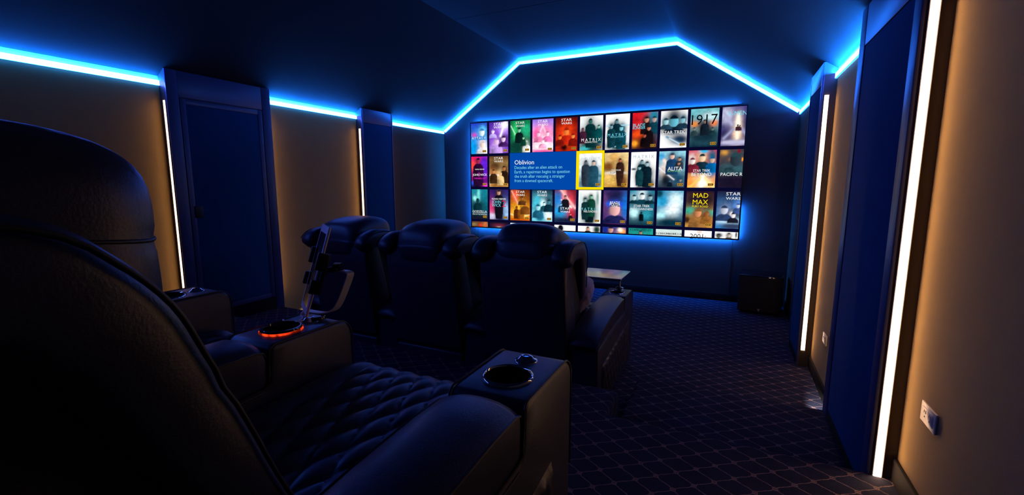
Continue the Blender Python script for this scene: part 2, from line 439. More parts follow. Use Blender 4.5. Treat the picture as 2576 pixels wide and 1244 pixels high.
for x, z, dx, dz in ((-2.2, 1.3, .3, .2), (-1.2, 1.3, .3, .2)):
    sput('wall_bracket', box(x, x + dx, SY + .055, YF, z, z + dz, .003), 'blackmatte')
# bias light tape behind the rim (none behind the upper part of one end, as in the photo)
yb0, yb1 = SY + .031, SY + .040
for r in ((SX0 + .05, SX1 - .10, SZ1 - .019, SZ1 - .010), (SX0 + .05, SX1 - .05, SZ0 + .010, SZ0 + .019), (SX0 + .010, SX0 + .019, SZ0 + .03, SZ1 - .05), (SX1 - .019, SX1 - .010, SZ0 + .03, SZ0 + .40)):
    sput('bias_light', box(r[0], r[1], yb0, yb1, r[2], r[3]), 'bias')

PEND = []          # text waiting for conversion: (string, width, x, z, y, material, parent, name, align, height)
def text(par, s, x, z, y, wid=None, hgt=None, mat='text', align='CENTER', name='title_text', shear=0.0):
    PEND.append((par, s, x, z, y, wid, hgt, mat, align, name, shear))

import numpy as np
def vnoise(u, v, n, rs):
    g = rs.rand(n * 2 + 3, n + 3); x = np.clip(u, 0, 1) * n; y = np.clip(v, 0, 1) * n * 2
    i = x.astype(int); j = y.astype(int); fx = x - i; fy = y - j; fx = fx * fx * (3 - 2 * fx); fy = fy * fy * (3 - 2 * fy)
    return (g[j, i] * (1 - fx) + g[j, i + 1] * fx) * (1 - fy) + (g[j + 1, i] * (1 - fx) + g[j + 1, i + 1] * fx) * fy
def ink_mesh(x0, x1, z0, z1, y, top, bot, blobs, full, figs=(), beams=(), grit=.35, n=40, m=58, seed=0):
    """flat picture tile, colours from soft washes, plain figures (head and shoulders) and light beams."""
    rs = np.random.RandomState(seed)
    m = max(8, int(m * (z1 - z0) / .44))
    J, I = np.mgrid[0:m + 1, 0:n + 1]
    x = x0 + (x1 - x0) * I / n; z = z0 + (z1 - z0) * J / m
    u = (x - full[0]) / (full[1] - full[0]); v = (z - full[2]) / (full[3] - full[2])
    T = np.array(srgb(*top)); B = np.array(srgb(*bot)); c = B + (T - B) * v[..., None]
    for bu, bv, ru, rv, bc in blobs:
        d = ((u - bu) / ru) ** 2 + ((v - bv) / rv) ** 2
        a = (1 / (1 + d ** 2.2))[..., None]; c = c * (1 - a) + np.array(srgb(*bc)) * a
    nz = .55 * vnoise(u, v, 5, rs) + .45 * vnoise(u, v, 13, rs)
    c = c * (1 + grit * 2 * (nz - .5) * np.where(min(T.min(), B.min()) > .6, .25, 1))[..., None]
    for bu0, bv0, bu1, bv1, bw, bc in beams:
        dx, dv = bu1 - bu0, bv1 - bv0; t = np.clip(((u - bu0) * dx + (v - bv0) * dv) / (dx * dx + dv * dv), 0, 1)
        d = np.hypot(u - bu0 - t * dx, (v - bv0 - t * dv) * 1.43) / bw
        a = (1 / (1 + d ** 3))[..., None]; c = c * (1 - a) + np.array(srgb(*bc)) * a
    for fu, fv, r, cc, hc, foot in figs:
        col = np.array(srgb(*cc)); hcol = np.array(srgb(*hc))
        k = .698
        dh = np.hypot((u - fu) / r, (v - fv) / (r * k * 1.3))
        sv = fv - r * k * 1.2
        dep = (sv - v) / (r * k)                        # depth below the chin, in head widths
        half = r * (.5 + 1.9 * np.sqrt(np.clip(dep, 0, 1.2) / 1.2) + .10 * np.clip(dep - 1.2, 0, 9)) * np.where(dep > 4, 1 - .05 * (dep - 4), 1)
        a = np.clip((half - np.abs(u - fu)) / .02 + .5, 0, 1) * np.clip(dep * 3 + .5, 0, 1) * np.clip((v - foot) / .02 + .5, 0, 1)
        side = (1 + .45 * (nz - .5) * 2 + .35 * np.clip((u - fu) / (2.4 * r), -1, 1))[..., None]
        c = c * (1 - a[..., None]) + col * side * a[..., None]
        ah = np.clip((1 - dh) / .12 + .5, 0, 1)[..., None]
        hair = np.clip((v - fv - r * k * .35) / (r * k * .25), 0, 1)[..., None]
        shade_ = (1 + .5 * np.clip((u - fu) / r, -1, 1))[..., None]
        c = c * (1 - ah) + (hcol * shade_ * (1 - hair) + col * .7 * hair) * ah
    c = np.clip(c * 1.12, 0, 1.1)
    N = (n + 1) * (m + 1)
    V = np.stack([x, np.full_like(x, y), z], -1).reshape(-1, 3)
    idx = np.arange(N).reshape(m + 1, n + 1)
    Fq = np.stack([idx[:-1, :-1], idx[:-1, 1:], idx[1:, 1:], idx[1:, :-1]], -1).reshape(-1, 4)
    me = bpy.data.meshes.new('poster'); me.from_pydata(V.tolist(), [], Fq.tolist())
    ca = me.color_attributes.new('ink', 'FLOAT_COLOR', 'POINT')
    ca.data.foreach_set('color', np.concatenate([c.reshape(-1, 3), np.ones((N, 1))], 1).ravel())
    return me

W = (255, 255, 255); K = (8, 10, 16)
P = {}
# row, column: (top colour, bottom colour, blobs, titles)
P[0, 0] = ((30, 50, 190), (0, 170, 240), [(.75, .72, .2, .16, (90, 200, 240)), (.3, .62, .12, .06, (225, 60, 200)), (.75, .3, .22, .2, (235, 220, 225)), (.85, .1, .3, .12, W), (.2, .2, .3, .25, (0, 150, 230))], [('A T T A C A', .55, .52, .75, 'text')])
P[0, 1] = ((60, 20, 150), (120, 60, 190), [(.7, .75, .3, .2, (190, 140, 255)), (.35, .5, .25, .3, (130, 60, 200)), (.4, .2, .3, .2, (200, 150, 240)), (.75, .45, .2, .15, (60, 25, 90)), (.85, .9, .2, .1, W)], [('STAR', .5, .93, .5, 'text'), ('WARS', .5, .83, .52, 'text')])
P[0, 2] = ((10, 110, 60), (10, 70, 60), [(.25, .65, .12, .25, (40, 200, 110)), (.6, .6, .2, .2, (10, 30, 30)), (.8, .7, .25, .2, (30, 170, 120)), (.8, .2, .12, .12, (220, 225, 220)), (.3, .2, .3, .2, (10, 60, 50))], [('STAR', .5, .93, .45, 'text'), ('WARS', .5, .83, .45, 'text')])
P[0, 3] = ((120, 110, 230), (255, 200, 225), [(.5, .5, .6, .3, (255, 120, 175)), (.5, .35, .4, .2, (255, 205, 225)), (.5, .18, .6, .12, (255, 240, 248)), (.2, .55, .15, .15, (240, 90, 160)), (.5, .02, .7, .05, (245, 90, 160))], [('STAR', .5, .93, .48, 'text'), ('WARS', .5, .83, .48, 'text')])
P[0, 4] = ((60, 4, 10), (180, 25, 10), [(.5, .6, .35, .25, (225, 45, 15)), (.5, .4, .2, .2, (255, 110, 30)), (.2, .4, .15, .15, (200, 40, 20)), (.8, .4, .15, .15, (190, 40, 20)), (.4, .12, .15, .1, (40, 4, 8)), (.5, .62, .1, .1, (110, 25, 12))], [('STAR', .5, .93, .48, 'text'), ('WARS', .5, .83, .48, 'text')])
P[0, 5] = (W, (225, 245, 245), [(.45, .5, .24, .45, (4, 40, 45)), (.1, .45, .15, .2, (60, 30, 50)), (.85, .5, .2, .25, (5, 80, 80)), (.5, .12, .6, .2, (5, 40, 45)), (.2, .06, .2, .06, (60, 180, 180))], [('M A T R I X', .5, .31, .85, 'text'), ('RESURRECTIONS', .5, .24, .55, 'text')])
P[0, 6] = (W, W, [(.5, .4, .3, .32, (5, 50, 60)), (.45, .75, .1, .1, (10, 50, 60)), (.25, .65, .13, .12, (15, 70, 80)), (.7, .6, .15, .15, (20, 90, 105)), (.5, .1, .5, .12, (8, 60, 70)), (.5, .68, .55, .02, (160, 205, 225))], [('M A T R I X', .5, .42, .8, 'pale'), ('REVOLUTIONS', .5, .36, .55, 'pale')])
P[0, 7] = ((225, 20, 30), (30, 6, 20), [(.85, .85, .25, .3, (30, 130, 160)), (.9, .5, .2, .3, (10, 70, 90)), (.3, .4, .3, .12, (255, 80, 20)), (.55, .75, .15, .18, (40, 20, 25)), (.6, .2, .35, .25, (12, 8, 14)), (.1, .15, .12, .08, (255, 160, 40)), (.7, .5, .1, .1, (150, 70, 50))], [('BLADE', .27, .66, .48, 'pale'), ('RUNNER', .27, .58, .5, 'pale')])
P[0, 8] = (W, W, [(.5, .75, .3, .3, (8, 22, 40)), (.15, .7, .12, .14, (60, 110, 130)), (.85, .75, .14, .14, (50, 95, 120)), (.5, .45, .5, .1, (10, 20, 35)), (.75, .22, .35, .14, (10, 40, 70)), (.5, .62, .14, .12, (120, 200, 215))], [('STAR TREK', .5, .42, .85, 'text')])
P[0, 9] = ((110, 190, 200), (8, 40, 60), [(.5, .55, .3, .2, (20, 35, 50)), (.5, .3, .6, .2, (10, 40, 55)), (.15, .6, .12, .08, (240, 140, 50)), (.85, .62, .12, .08, (240, 120, 50)), (.2, .45, .15, .08, (90, 110, 110)), (.7, .8, .3, .1, (190, 225, 230))], [('1917', .5, .72, .92, 'badge')])
P[0, 10] = ((50, 50, 130), (70, 60, 110), [(.55, .4, .16, .3, (255, 210, 160)), (.55, .55, .08, .2, W), (.15, .8, .2, .2, (190, 190, 215)), (.1, .25, .2, .2, (40, 35, 85)), (.5, .08, .5, .06, (170, 165, 205)), (.95, .6, .2, .3, (30, 30, 95))], [('X-MEN', .50, .83, .66, 'pale')])
P[1, 0] = ((235, 20, 90), (70, 10, 120), [(.5, .45, .3, .4, (45, 8, 50)), (.85, .7, .25, .4, (90, 30, 200)), (.2, .7, .15, .15, (255, 70, 60)), (.5, .05, .6, .12, (12, 8, 30)), (.9, .05, .15, .06, (235, 30, 220)), (.15, .12, .1, .06, (40, 80, 220))], [('KEANU REEVES', .58, .58, .5, 'text'), ('JOHN WICK', .58, .40, .8, 'text'), ('3', .54, .41, .09, 'magenta'), ('PARABELLUM', .58, .28, .6, 'magenta')])
P[1, 1] = ((90, 60, 30), (240, 190, 110), [(.3, .65, .3, .15, (60, 36, 16)), (.2, .45, .15, .15, (170, 100, 50)), (.8, .5, .18, .2, (50, 30, 16)), (.6, .3, .2, .2, (245, 205, 140)), (.2, .38, .3, .015, (235, 250, 250)), (.5, .05, .6, .06, (150, 95, 30))], [('STAR', .5, .93, .48, 'text'), ('WARS', .5, .83, .48, 'text')])
P[1, 5] = (W, (180, 215, 225), [(.3, .6, .13, .2, (40, 55, 70)), (.65, .72, .11, .09, (90, 100, 110)), (.6, .45, .3, .18, (30, 75, 95)), (.5, .12, .55, .25, (18, 60, 80)), (.85, .35, .2, .12, (110, 160, 180))], [('O B L I V I O N', .5, .86, .8, 'faint')])
P[1, 6] = ((245, 215, 150), (205, 150, 60), [(.4, .85, .2, .15, (220, 170, 90)), (.15, .6, .3, .15, (120, 70, 25)), (.7, .5, .16, .3, (55, 30, 22)), (.65, .78, .07, .06, (150, 85, 55)), (.75, .15, .2, .2, (90, 45, 25)), (.2, .2, .3, .1, (235, 190, 95)), (.5, .42, .38, .04, (240, 235, 225))], [('TOM CRUISE', .5, .50, .4, 'text'), ('TOP GUN', .5, .42, .5, 'badge')])
P[1, 7] = (W, W, [(.4, .6, .14, .14, (60, 95, 110)), (.65, .66, .1, .09, (70, 105, 120)), (.6, .4, .3, .2, (8, 34, 45)), (.35, .25, .15, .3, (14, 50, 62)), (.7, .1, .28, .2, (8, 30, 42)), (.12, .52, .1, .03, (40, 70, 80))], [('M A T R I X', .5, .87, .82, 'faint')])
P[1, 8] = ((150, 215, 235), (12, 45, 65), [(.5, .88, .12, .1, (60, 55, 60)), (.5, .7, .22, .18, (15, 55, 95)), (.25, .45, .2, .2, (240, 215, 205)), (.8, .75, .2, .12, (60, 85, 100)), (.7, .25, .3, .15, (20, 70, 100)), (.3, .2, .2, .2, (8, 24, 40)), (.08, .85, .15, .1, (40, 160, 215))], [('ALITA', .62, .52, .55, 'text'), ('BATTLE ANGEL', .6, .45, .5, 'green')])
P[1, 9] = ((200, 30, 80), (255, 180, 70), [(.5, .85, .16, .16, (235, 195, 150)), (.85, .8, .15, .2, (25, 90, 120)), (.12, .75, .14, .16, (215, 200, 195)), (.5, .5, .5, .16, (14, 45, 60)), (.85, .45, .2, .15, (0, 110, 170)), (.2, .12, .25, .1, (255, 140, 30)), (.55, .15, .2, .15, (255, 250, 230)), (.55, .98, .16, .06, (40, 170, 215))], [('STAR TREK', .5, .46, .62, 'text'), ('BEYOND', .5, .36, .72, 'text')])
P[1, 10] = ((70, 60, 60), (28, 20, 45), [(.55, .8, .3, .16, (40, 60, 75)), (.5, .74, .12, .04, (250, 150, 20)), (.8, .74, .1, .04, (250, 150, 20)), (.5, .5, .55, .14, (45, 80, 90)), (.15, .92, .12, .06, (210, 150, 70)), (.5, .15, .7, .18, (24, 18, 40)), (.65, .95, .05, .06, (120, 15, 35))], [('PACIFIC RI', .46, .355, .78, 'text')])
P[2, 0] = ((20, 130, 150), (6, 50, 70), [(.5, .75, .08, .3, (120, 230, 230)), (.45, .45, .3, .2, (8, 50, 60)), (.3, .7, .1, .08, (150, 240, 235)), (.5, .05, .6, .1, (20, 20, 34))], [('GODZILLA', .56, .25, .8, 'text'), ('KING OF THE MONSTERS', .56, .16, .8, 'text')])
P[2, 1] = ((40, 20, 100), (30, 50, 130), [(.5, .8, .2, .25, (16, 12, 24)), (.1, .35, .2, .25, (220, 60, 120)), (.9, .3, .2, .25, (160, 200, 245)), (.5, .3, .25, .35, (8, 12, 24)), (.5, .88, .08, .08, (150, 110, 100)), (.1, .1, .2, .1, (205, 200, 230))], [('KEANU REEVES', .5, .69, .75, 'text'), ('JOHN', .37, .59, .5, 'pale'), ('WICK', .37, .48, .5, 'pale'), ('2', .78, .54, .2, 'redtext')])
P[2, 2] = ((80, 20, 10), (240, 120, 10), [(.25, .8, .14, .2, (255, 90, 60)), (.7, .65, .25, .2, (120, 60, 20)), (.5, .4, .4, .2, (255, 175, 30)), (.5, .22, .35, .15, (255, 210, 70)), (.3, .25, .08, .15, (70, 30, 10)), (.6, .25, .1, .18, (150, 70, 10)), (.5, .03, .6, .05, (200, 80, 5))], [('STAR', .52, .93, .45, 'text'), ('WARS', .52, .83, .45, 'text')])
P[2, 3] = ((10, 30, 60), (120, 215, 235), [(.3, .55, .25, .25, (60, 190, 215)), (.8, .6, .2, .2, (10, 60, 80)), (.3, .4, .12, .15, (30, 90, 110)), (.55, .55, .12, .15, (210, 245, 250)), (.8, .2, .2, .15, (225, 245, 250)), (.4, .1, .2, .1, (20, 110, 140))], [('STAR', .5, .93, .48, 'text'), ('WARS', .5, .83, .48, 'text')])
P[2, 4] = ((120, 15, 30), (15, 50, 90), [(.2, .7, .3, .25, (10, 110, 190)), (.45, .85, .1, .25, (255, 130, 130)), (.75, .55, .15, .3, (235, 50, 60)), (.25, .35, .3, .2, (20, 150, 210)), (.6, .5, .25, .04, (255, 235, 235)), (.8, .25, .15, .1, (180, 30, 50)), (.5, .05, .6, .08, (20, 30, 60))], [('STAR', .5, .43, .46, 'text'), ('WARS', .5, .33, .46, 'text')])
P[2, 5] = (W, (235, 245, 245), [(.5, .55, .25, .2, (14, 60, 62)), (.5, .25, .33, .35, (6, 20, 26)), (.3, .72, .1, .09, (30, 70, 75)), (.55, .8, .1, .09, (25, 90, 70)), (.85, .75, .06, .2, (130, 165, 160)), (.1, .7, .05, .25, (205, 225, 225))], [('M A T R I X', .5, .43, .8, 'pale'), ('RELOADED', .55, .36, .6, 'text')])
P[2, 6] = ((50, 40, 100), (20, 20, 80), [(.5, .78, .35, .2, (22, 18, 50)), (.5, .58, .32, .12, (20, 70, 190)), (.5, .35, .2, .14, (215, 150, 160)), (.95, .5, .15, .4, (20, 110, 200)), (.5, .08, .35, .1, (190, 40, 70)), (.5, .2, .25, .08, (60, 60, 170)), (.05, .6, .15, .3, (90, 50, 100))], [('READY', .5, .64, .42, 'text'), ('PLAYER', .5, .585, .45, 'text'), ('ONE', .5, .53, .25, 'text')])
P[2, 7] = ((20, 130, 160), (4, 40, 55), [(.5, .85, .18, .2, (205, 225, 230)), (.15, .8, .16, .12, (120, 160, 175)), (.85, .8, .16, .12, (60, 90, 105)), (.5, .62, .4, .1, (8, 60, 75)), (.2, .35, .2, .12, (190, 240, 245)), (.5, .25, .1, .16, (6, 20, 30)), (.7, .3, .2, .12, (40, 150, 170))], [('STAR TREK', .5, .56, .65, 'text'), ('INTO DARKNESS', .5, .47, .9, 'text')])
P[2, 8] = ((30, 150, 190), (6, 40, 60), [(.7, .72, .3, .22, (215, 245, 250)), (.55, .5, .3, .2, (240, 252, 255)), (.2, .7, .25, .2, (30, 160, 210)), (.15, .3, .2, .15, (170, 230, 240)), (.5, .1, .6, .12, (6, 45, 62)), (.08, .92, .15, .12, (8, 60, 80))], [('P R O M E T H E U S', .5, .53, .6, 'faint')])
P[2, 9] = ((28, 12, 40), (200, 140, 60), [(.5, .75, .6, .25, (28, 14, 38)), (.15, .45, .25, .1, (40, 165, 135)), (.85, .4, .25, .08, (60, 175, 150)), (.45, .35, .2, .16, (130, 75, 40)), (.75, .32, .16, .14, (110, 60, 25)), (.3, .12, .3, .1, (190, 140, 70)), (.05, .2, .15, .1, (60, 35, 18))], [('MAD', .52, .88, .55, 'yellow'), ('MAX', .52, .70, .56, 'yellow'), ('FURY ROAD', .52, .58, .58, 'yellow')])
P[2, 10] = ((25, 18, 50), (30, 130, 200), [(.3, .45, .22, .2, (120, 135, 170)), (.75, .6, .2, .15, (90, 140, 220)), (.6, .35, .2, .16, (35, 35, 55)), (.55, .38, .08, .08, (230, 225, 230)), (.5, .2, .5, .08, (190, 225, 245)), (.6, .06, .4, .08, (50, 60, 90))], [('STAR', .56, .93, .5, 'text'), ('WARS', .56, .81, .5, 'text')])
P[3, 0] = ((90, 55, 35), (120, 60, 30), [(.6, .88, .1, .05, (225, 30, 25)), (.9, .9, .2, .1, (200, 110, 60)), (.2, .9, .2, .05, (130, 110, 70))], [])
P[3, 1] = ((16, 14, 34), (20, 30, 70), [(.5, .87, .1, .03, (255, 220, 200)), (.5, .9, .3, .05, (110, 30, 60))], [])
P[3, 2] = ((120, 190, 200), (225, 215, 150), [(.2, .88, .2, .04, (50, 90, 50)), (.7, .88, .2, .04, (110, 140, 50)), (.1, .97, .3, .03, (235, 245, 245))], [])
P[3, 3] = ((10, 12, 34), (10, 12, 34), [], [('THE DARK', .52, .94, .72, 'text'), ('KNIGHT', .52, .865, .66, 'text')])
P[3, 4] = (W, W, [(.3, .88, .13, .1, (12, 14, 30))], [])
P[3, 5] = (W, W, [(.45, .9, .08, .08, (90, 60, 45)), (.85, .9, .16, .14, (20, 50, 45))], [])
P[3, 6] = ((30, 50, 150), (250, 150, 60), [(.35, .9, .14, .1, (60, 45, 60)), (.85, .88, .15, .08, (255, 160, 60)), (.75, .93, .1, .06, (255, 240, 220)), (.1, .9, .15, .15, (20, 40, 130))], [])
P[3, 7] = ((20, 140, 130), (60, 170, 170), [(.5, .85, .08, .06, (30, 60, 70))], [('KEANU REEVES', .5, .955, .85, 'badge')])
P[3, 8] = ((205, 225, 220), (225, 235, 230), [(.5, .88, .6, .025, (40, 60, 65))], [('INTERSTELLAR', .5, .885, .9, 'text')])
P[3, 9] = (W, W, [(.55, .97, .1, .04, (230, 205, 190))], [('2001:', .5, .845, .58, 'badge')])
P[3, 10] = (W, W, [(.15, .9, .12, .06, (60, 60, 60)), (.5, .9, .1, .08, (110, 105, 100)), (.75, .93, .03, .08, (40, 40, 40)), (.95, .9, .06, .06, (120, 120, 120))], [])
MT['magenta'] = glow('title_magenta', srgb(235, 40, 200)); MT['redtext'] = glow('title_red', srgb(225, 40, 70)); MT['green'] = glow('title_green', srgb(120, 200, 60)); MT['faint'] = glow('title_faint', srgb(170, 185, 195))

GR_, SK, DK = (60, 90, 100), (205, 160, 135), (8, 22, 30)
FIG = {   # plain figures per tile: (u, v of head, head half-width, coat colour, face colour, v of lower end)
    (0, 0): [(.72, .70, .14, (70, 150, 220), (215, 235, 245), .45), (.75, .30, .14, (235, 230, 235), (240, 215, 205), 0)],
    (0, 1): [(.38, .38, .13, (190, 150, 230), (220, 180, 225), 0), (.75, .45, .11, (70, 30, 100), (225, 190, 225), .2), (.2, .7, .08, (180, 160, 230), (230, 215, 250), .5)],
    (0, 2): [(.45, .70, .08, (8, 30, 30), (120, 190, 150), .3), (.82, .30, .08, (225, 228, 222), (120, 150, 130), 0), (.66, .45, .05, (10, 60, 45), (140, 200, 160), .2)],
    (0, 3): [(.3, .55, .09, (250, 130, 180), (255, 190, 215), .3), (.72, .55, .09, (240, 120, 180), (255, 200, 225), .3), (.5, .32, .08, (255, 170, 205), (255, 225, 235), .1)],
    (0, 4): [(.5, .58, .12, (190, 35, 15), (240, 120, 50), .2), (.2, .42, .08, (120, 18, 10), (235, 110, 40), .15), (.8, .44, .08, (120, 18, 10), (235, 130, 60), .15)],
    (0, 5): [(.46, .85, .09, (4, 42, 46), (40, 90, 85), .08), (.13, .62, .06, (60, 24, 44), (110, 70, 80), .2), (.82, .68, .06, (6, 70, 74), (130, 180, 170), .2)],
    (0, 6): [(.47, .80, .075, (6, 40, 50), (90, 130, 140), .1), (.25, .66, .07, (10, 52, 62), (110, 150, 160), .05), (.66, .60, .08, (8, 60, 74), (120, 190, 205), .0)],
    (0, 7): [(.56, .80, .09, (26, 16, 22), (190, 130, 105), .4), (.86, .80, .09, (12, 60, 78), (170, 150, 140), .4), (.66, .56, .07, (18, 10, 14), (190, 120, 95), .1), (.5, .36, .06, (14, 8, 12), (160, 80, 60), .05)],
    (0, 8): [(.5, .72, .17, (10, 24, 42), (90, 170, 190), .42), (.2, .72, .10, (30, 60, 80), (150, 195, 205), .5), (.82, .74, .10, (24, 50, 70), (120, 175, 190), .5)],
    (0, 9): [(.52, .66, .06, (16, 28, 40), (120, 100, 90), .3), (.15, .48, .05, (40, 60, 66), (120, 120, 115), .3), (.8, .46, .05, (20, 50, 60), (90, 110, 110), .3)],
    (0, 10): [(.55, .52, .03, (60, 30, 40), (80, 50, 50), .38), (.62, .5, .025, (60, 30, 40), (80, 50, 50), .38)],
    (1, 0): [(.5, .86, .11, (40, 8, 48), (150, 40, 70), .05)],
    (1, 1): [(.22, .5, .08, (60, 36, 18), (190, 125, 75), .1), (.78, .6, .09, (44, 26, 14), (170, 105, 60), .1), (.6, .42, .07, (225, 190, 130), (235, 185, 130), .05)],
    (1, 5): [(.30, .74, .075, (40, 52, 66), (90, 95, 105), .02), (.64, .72, .085, (30, 72, 92), (200, 170, 150), 0)],
    (1, 6): [(.66, .78, .065, (50, 28, 22), (165, 95, 62), .03)],
    (1, 7): [(.44, .72, .07, (10, 40, 50), (110, 150, 160), .02), (.65, .66, .075, (8, 30, 42), (150, 185, 195), 0), (.35, .55, .06, (14, 56, 66), (120, 165, 175), .05)],
    (1, 8): [(.5, .86, .09, (20, 60, 100), (215, 175, 160), .35), (.78, .78, .06, (40, 50, 60), (180, 130, 105), .5), (.76, .66, .05, (50, 60, 70), (175, 120, 95), .5), (.45, .18, .04, (8, 22, 36), (60, 90, 110), .02), (.85, .2, .05, (60, 70, 84), (130, 130, 130), .02)],
    (1, 9): [(.5, .80, .12, (14, 42, 58), (235, 195, 160), .38), (.15, .72, .10, (120, 30, 50), (225, 215, 210), .4), (.86, .74, .09, (0, 100, 165), (200, 165, 140), .4)],
    (1, 10): [(.56, .74, .20, (44, 78, 88), (40, 54, 66), .35)],
    (2, 0): [(.45, .62, .09, (8, 44, 54), (10, 60, 70), .1)],
    (2, 1): [(.5, .90, .09, (14, 12, 24), (190, 140, 120), .02)],
    (2, 2): [(.33, .42, .06, (80, 34, 10), (140, 70, 20), .05), (.55, .42, .06, (150, 84, 20), (215, 150, 70), .05), (.75, .55, .09, (120, 66, 20), (190, 120, 50), .2), (.6, .72, .08, (90, 50, 20), (150, 90, 40), .5)],
    (2, 3): [(.3, .44, .11, (30, 100, 130), (150, 215, 230), .1), (.6, .56, .07, (30, 90, 110), (200, 240, 245), .3), (.82, .62, .09, (10, 46, 62), (60, 120, 140), .3)],
    (2, 4): [(.5, .78, .07, (20, 20, 30), (190, 120, 120), .35), (.3, .55, .05, (14, 60, 100), (120, 180, 220), .3), (.75, .25, .04, (30, 20, 30), (200, 120, 120), .08)],
    (2, 5): [(.5, .60, .075, (6, 22, 28), (110, 150, 150), .02), (.3, .70, .065, (12, 46, 50), (130, 165, 160), .1), (.58, .80, .07, (10, 62, 48), (120, 180, 150), .2)],
    (2, 6): [(.5, .45, .22, (26, 28, 80), (220, 165, 165), 0)],
    (2, 7): [(.5, .84, .11, (12, 58, 72), (215, 225, 225), .62), (.18, .80, .09, (10, 50, 64), (170, 200, 205), .62), (.82, .80, .09, (10, 40, 54), (130, 165, 175), .62), (.5, .36, .035, (4, 14, 22), (20, 40, 50), .12)],
    (2, 8): [],
    (2, 9): [(.45, .40, .13, (150, 100, 50), (200, 130, 85), 0), (.78, .38, .09, (150, 95, 40), (150, 90, 50), .1)],
    (2, 10): [(.28, .50, .13, (40, 60, 100), (185, 190, 210), .2), (.75, .62, .07, (60, 90, 150), (190, 200, 230), .4), (.6, .36, .08, (24, 24, 40), (235, 228, 232), .15)],
    (3, 4): [(.3, .90, .11, (10, 12, 28), (10, 12, 28), .5)], (3, 5): [(.45, .92, .07, (30, 26, 26), (200, 150, 120), .5)],
    (3, 6): [(.35, .92, .11, (40, 30, 60), (190, 140, 130), .5)], (3, 7): [(.5, .87, .07, (20, 40, 50), (150, 130, 110), .5)],
    (3, 10): [(.5, .91, .07, (70, 66, 62), (190, 175, 165), .5), (.14, .88, .07, (40, 40, 40), (90, 90, 90), .5)],
}
BEAM = {(0, 2): [(.04, .84, .38, .42, .018, (190, 255, 210))], (0, 6): [(.25, .04, .95, .22, .012, (190, 235, 240)), (.3, .22, .75, .04, .012, (160, 215, 225))], (1, 1): [(.0, .37, .35, .38, .015, (240, 250, 250)), (.0, .1, .35, .3, .03, (250, 235, 200))],
        (2, 2): [(.08, .95, .4, .55, .03, (255, 170, 150)), (.0, .2, .3, .15, .015, (255, 240, 170)), (.75, .15, 1, .2, .015, (255, 240, 170))], (2, 4): [(.3, 1., .95, .45, .045, (255, 190, 190)), (.3, .7, .8, .45, .015, (255, 250, 250))],
        (0, 3): [(.5, .8, .1, .2, .03, (255, 215, 230)), (.5, .8, .9, .2, .03, (255, 205, 225))], (0, 10): [(.55, .8, .55, .2, .05, (255, 245, 225)), (.1, .1, .9, .1, .05, (190, 188, 215)), (.05, .85, .35, .55, .06, (170, 170, 205)), (.1, .2, .4, .42, .05, (150, 150, 190)), (.95, .2, .68, .42, .05, (150, 150, 190))],
        (1, 8): [(.0, .55, .6, .22, .02, (230, 235, 240)), (.45, .5, .2, .75, .06, (245, 225, 215))], (1, 9): [(.55, .3, .1, .02, .05, (255, 200, 90)), (.55, .3, .95, .03, .05, (255, 225, 150)), (.55, .3, .5, .0, .05, (255, 255, 240))],
        (0, 8): [(.25, .3, .85, .06, .04, (90, 140, 170)), (.35, .26, .95, .02, .012, (235, 245, 250))], (2, 10): [(.95, .1, .97, .8, .02, (240, 250, 255))], (0, 1): [(.85, 1., .6, .55, .05, (250, 240, 255))], (1, 5): [(.6, .42, .95, .33, .04, (60, 110, 130))],
        (2, 6): [(.2, .60, .8, .60, .08, (30, 90, 220)), (.4, .33, .6, .33, .02, (200, 60, 80))]}
ROWZ = [(1.857, 2.297), (1.377, 1.817), (0.897, 1.337), (0.417, 0.857)]
badge_mesh = None
def badge(par, x, z, y):
    s = .031; t = .0155
    q = lambda a, b, c, d, yy: ([(a, yy, c), (b, yy, c), (b, yy, d), (a, yy, d)])
    v = q(-s, s, -t, t, 0) + q(-s + .003, s - .003, -t + .003, t - .003, -.0006)
    me = bpy.data.meshes.new('badge'); me.from_pydata([(a + x - SL.x, b + y - SL.y, c + z - SL.z) for a, b, c in v], [], [(0, 1, 2, 3), (4, 5, 6, 7)])
    me.materials.append(MT['amber']); me.materials.append(MT['badge']); me.polygons[1].material_index = 1
    o = obj('badge', me, 'amber', par)
    text(par, 'HDR', x, z, y - .0012, wid=.042, hgt=.017, mat='amber', name='badge_text')
seed = 0
for (r, c), (top, bot, blobs, titles) in P.items():
    seed += 1
    fx0 = -3.551 + .3412 * c; fx1 = fx0 + .307; fz0, fz1 = ROWZ[r]
    y = SY - .004
    x0, x1, z0, z1 = max(fx0, IX0), min(fx1, IX1), max(fz0, IZ0), min(fz1, IZ1)
    if (r, c) == (1, 5):
        sput('focus_frame', box(-1.887, -1.509, SY - .006, SY - .002, 1.345, 1.853), 'yellow'); y = SY - .0085
    me = ink_mesh(x0, x1, z0, z1, y, top, bot, blobs, (fx0, fx1, fz0, fz1), FIG.get((r, c), ()), BEAM.get((r, c), ()), seed=seed)
    po = sput('poster', me, 'print')
    for s, u, v, wd, m in titles:
        text(po, s, fx0 + u * .307, fz0 + v * (fz1 - fz0), y - .0015, wid=wd * .307, mat=m)
    if r < 3 and (r, c) != (0, 10) and not (c == 10): badge(po, fx1 - .047, fz0 + .036, y - .0015)
ip = sput('info_panel', box(-2.876, -1.89, SY - .006, SY - .002, 1.342, 1.853, 0), 'infopanel')
ty = SY - .0075
text(ip, 'Oblivion', -2.80, 1.722, ty, wid=.300, mat='text', align='LEFT', name='heading_text')
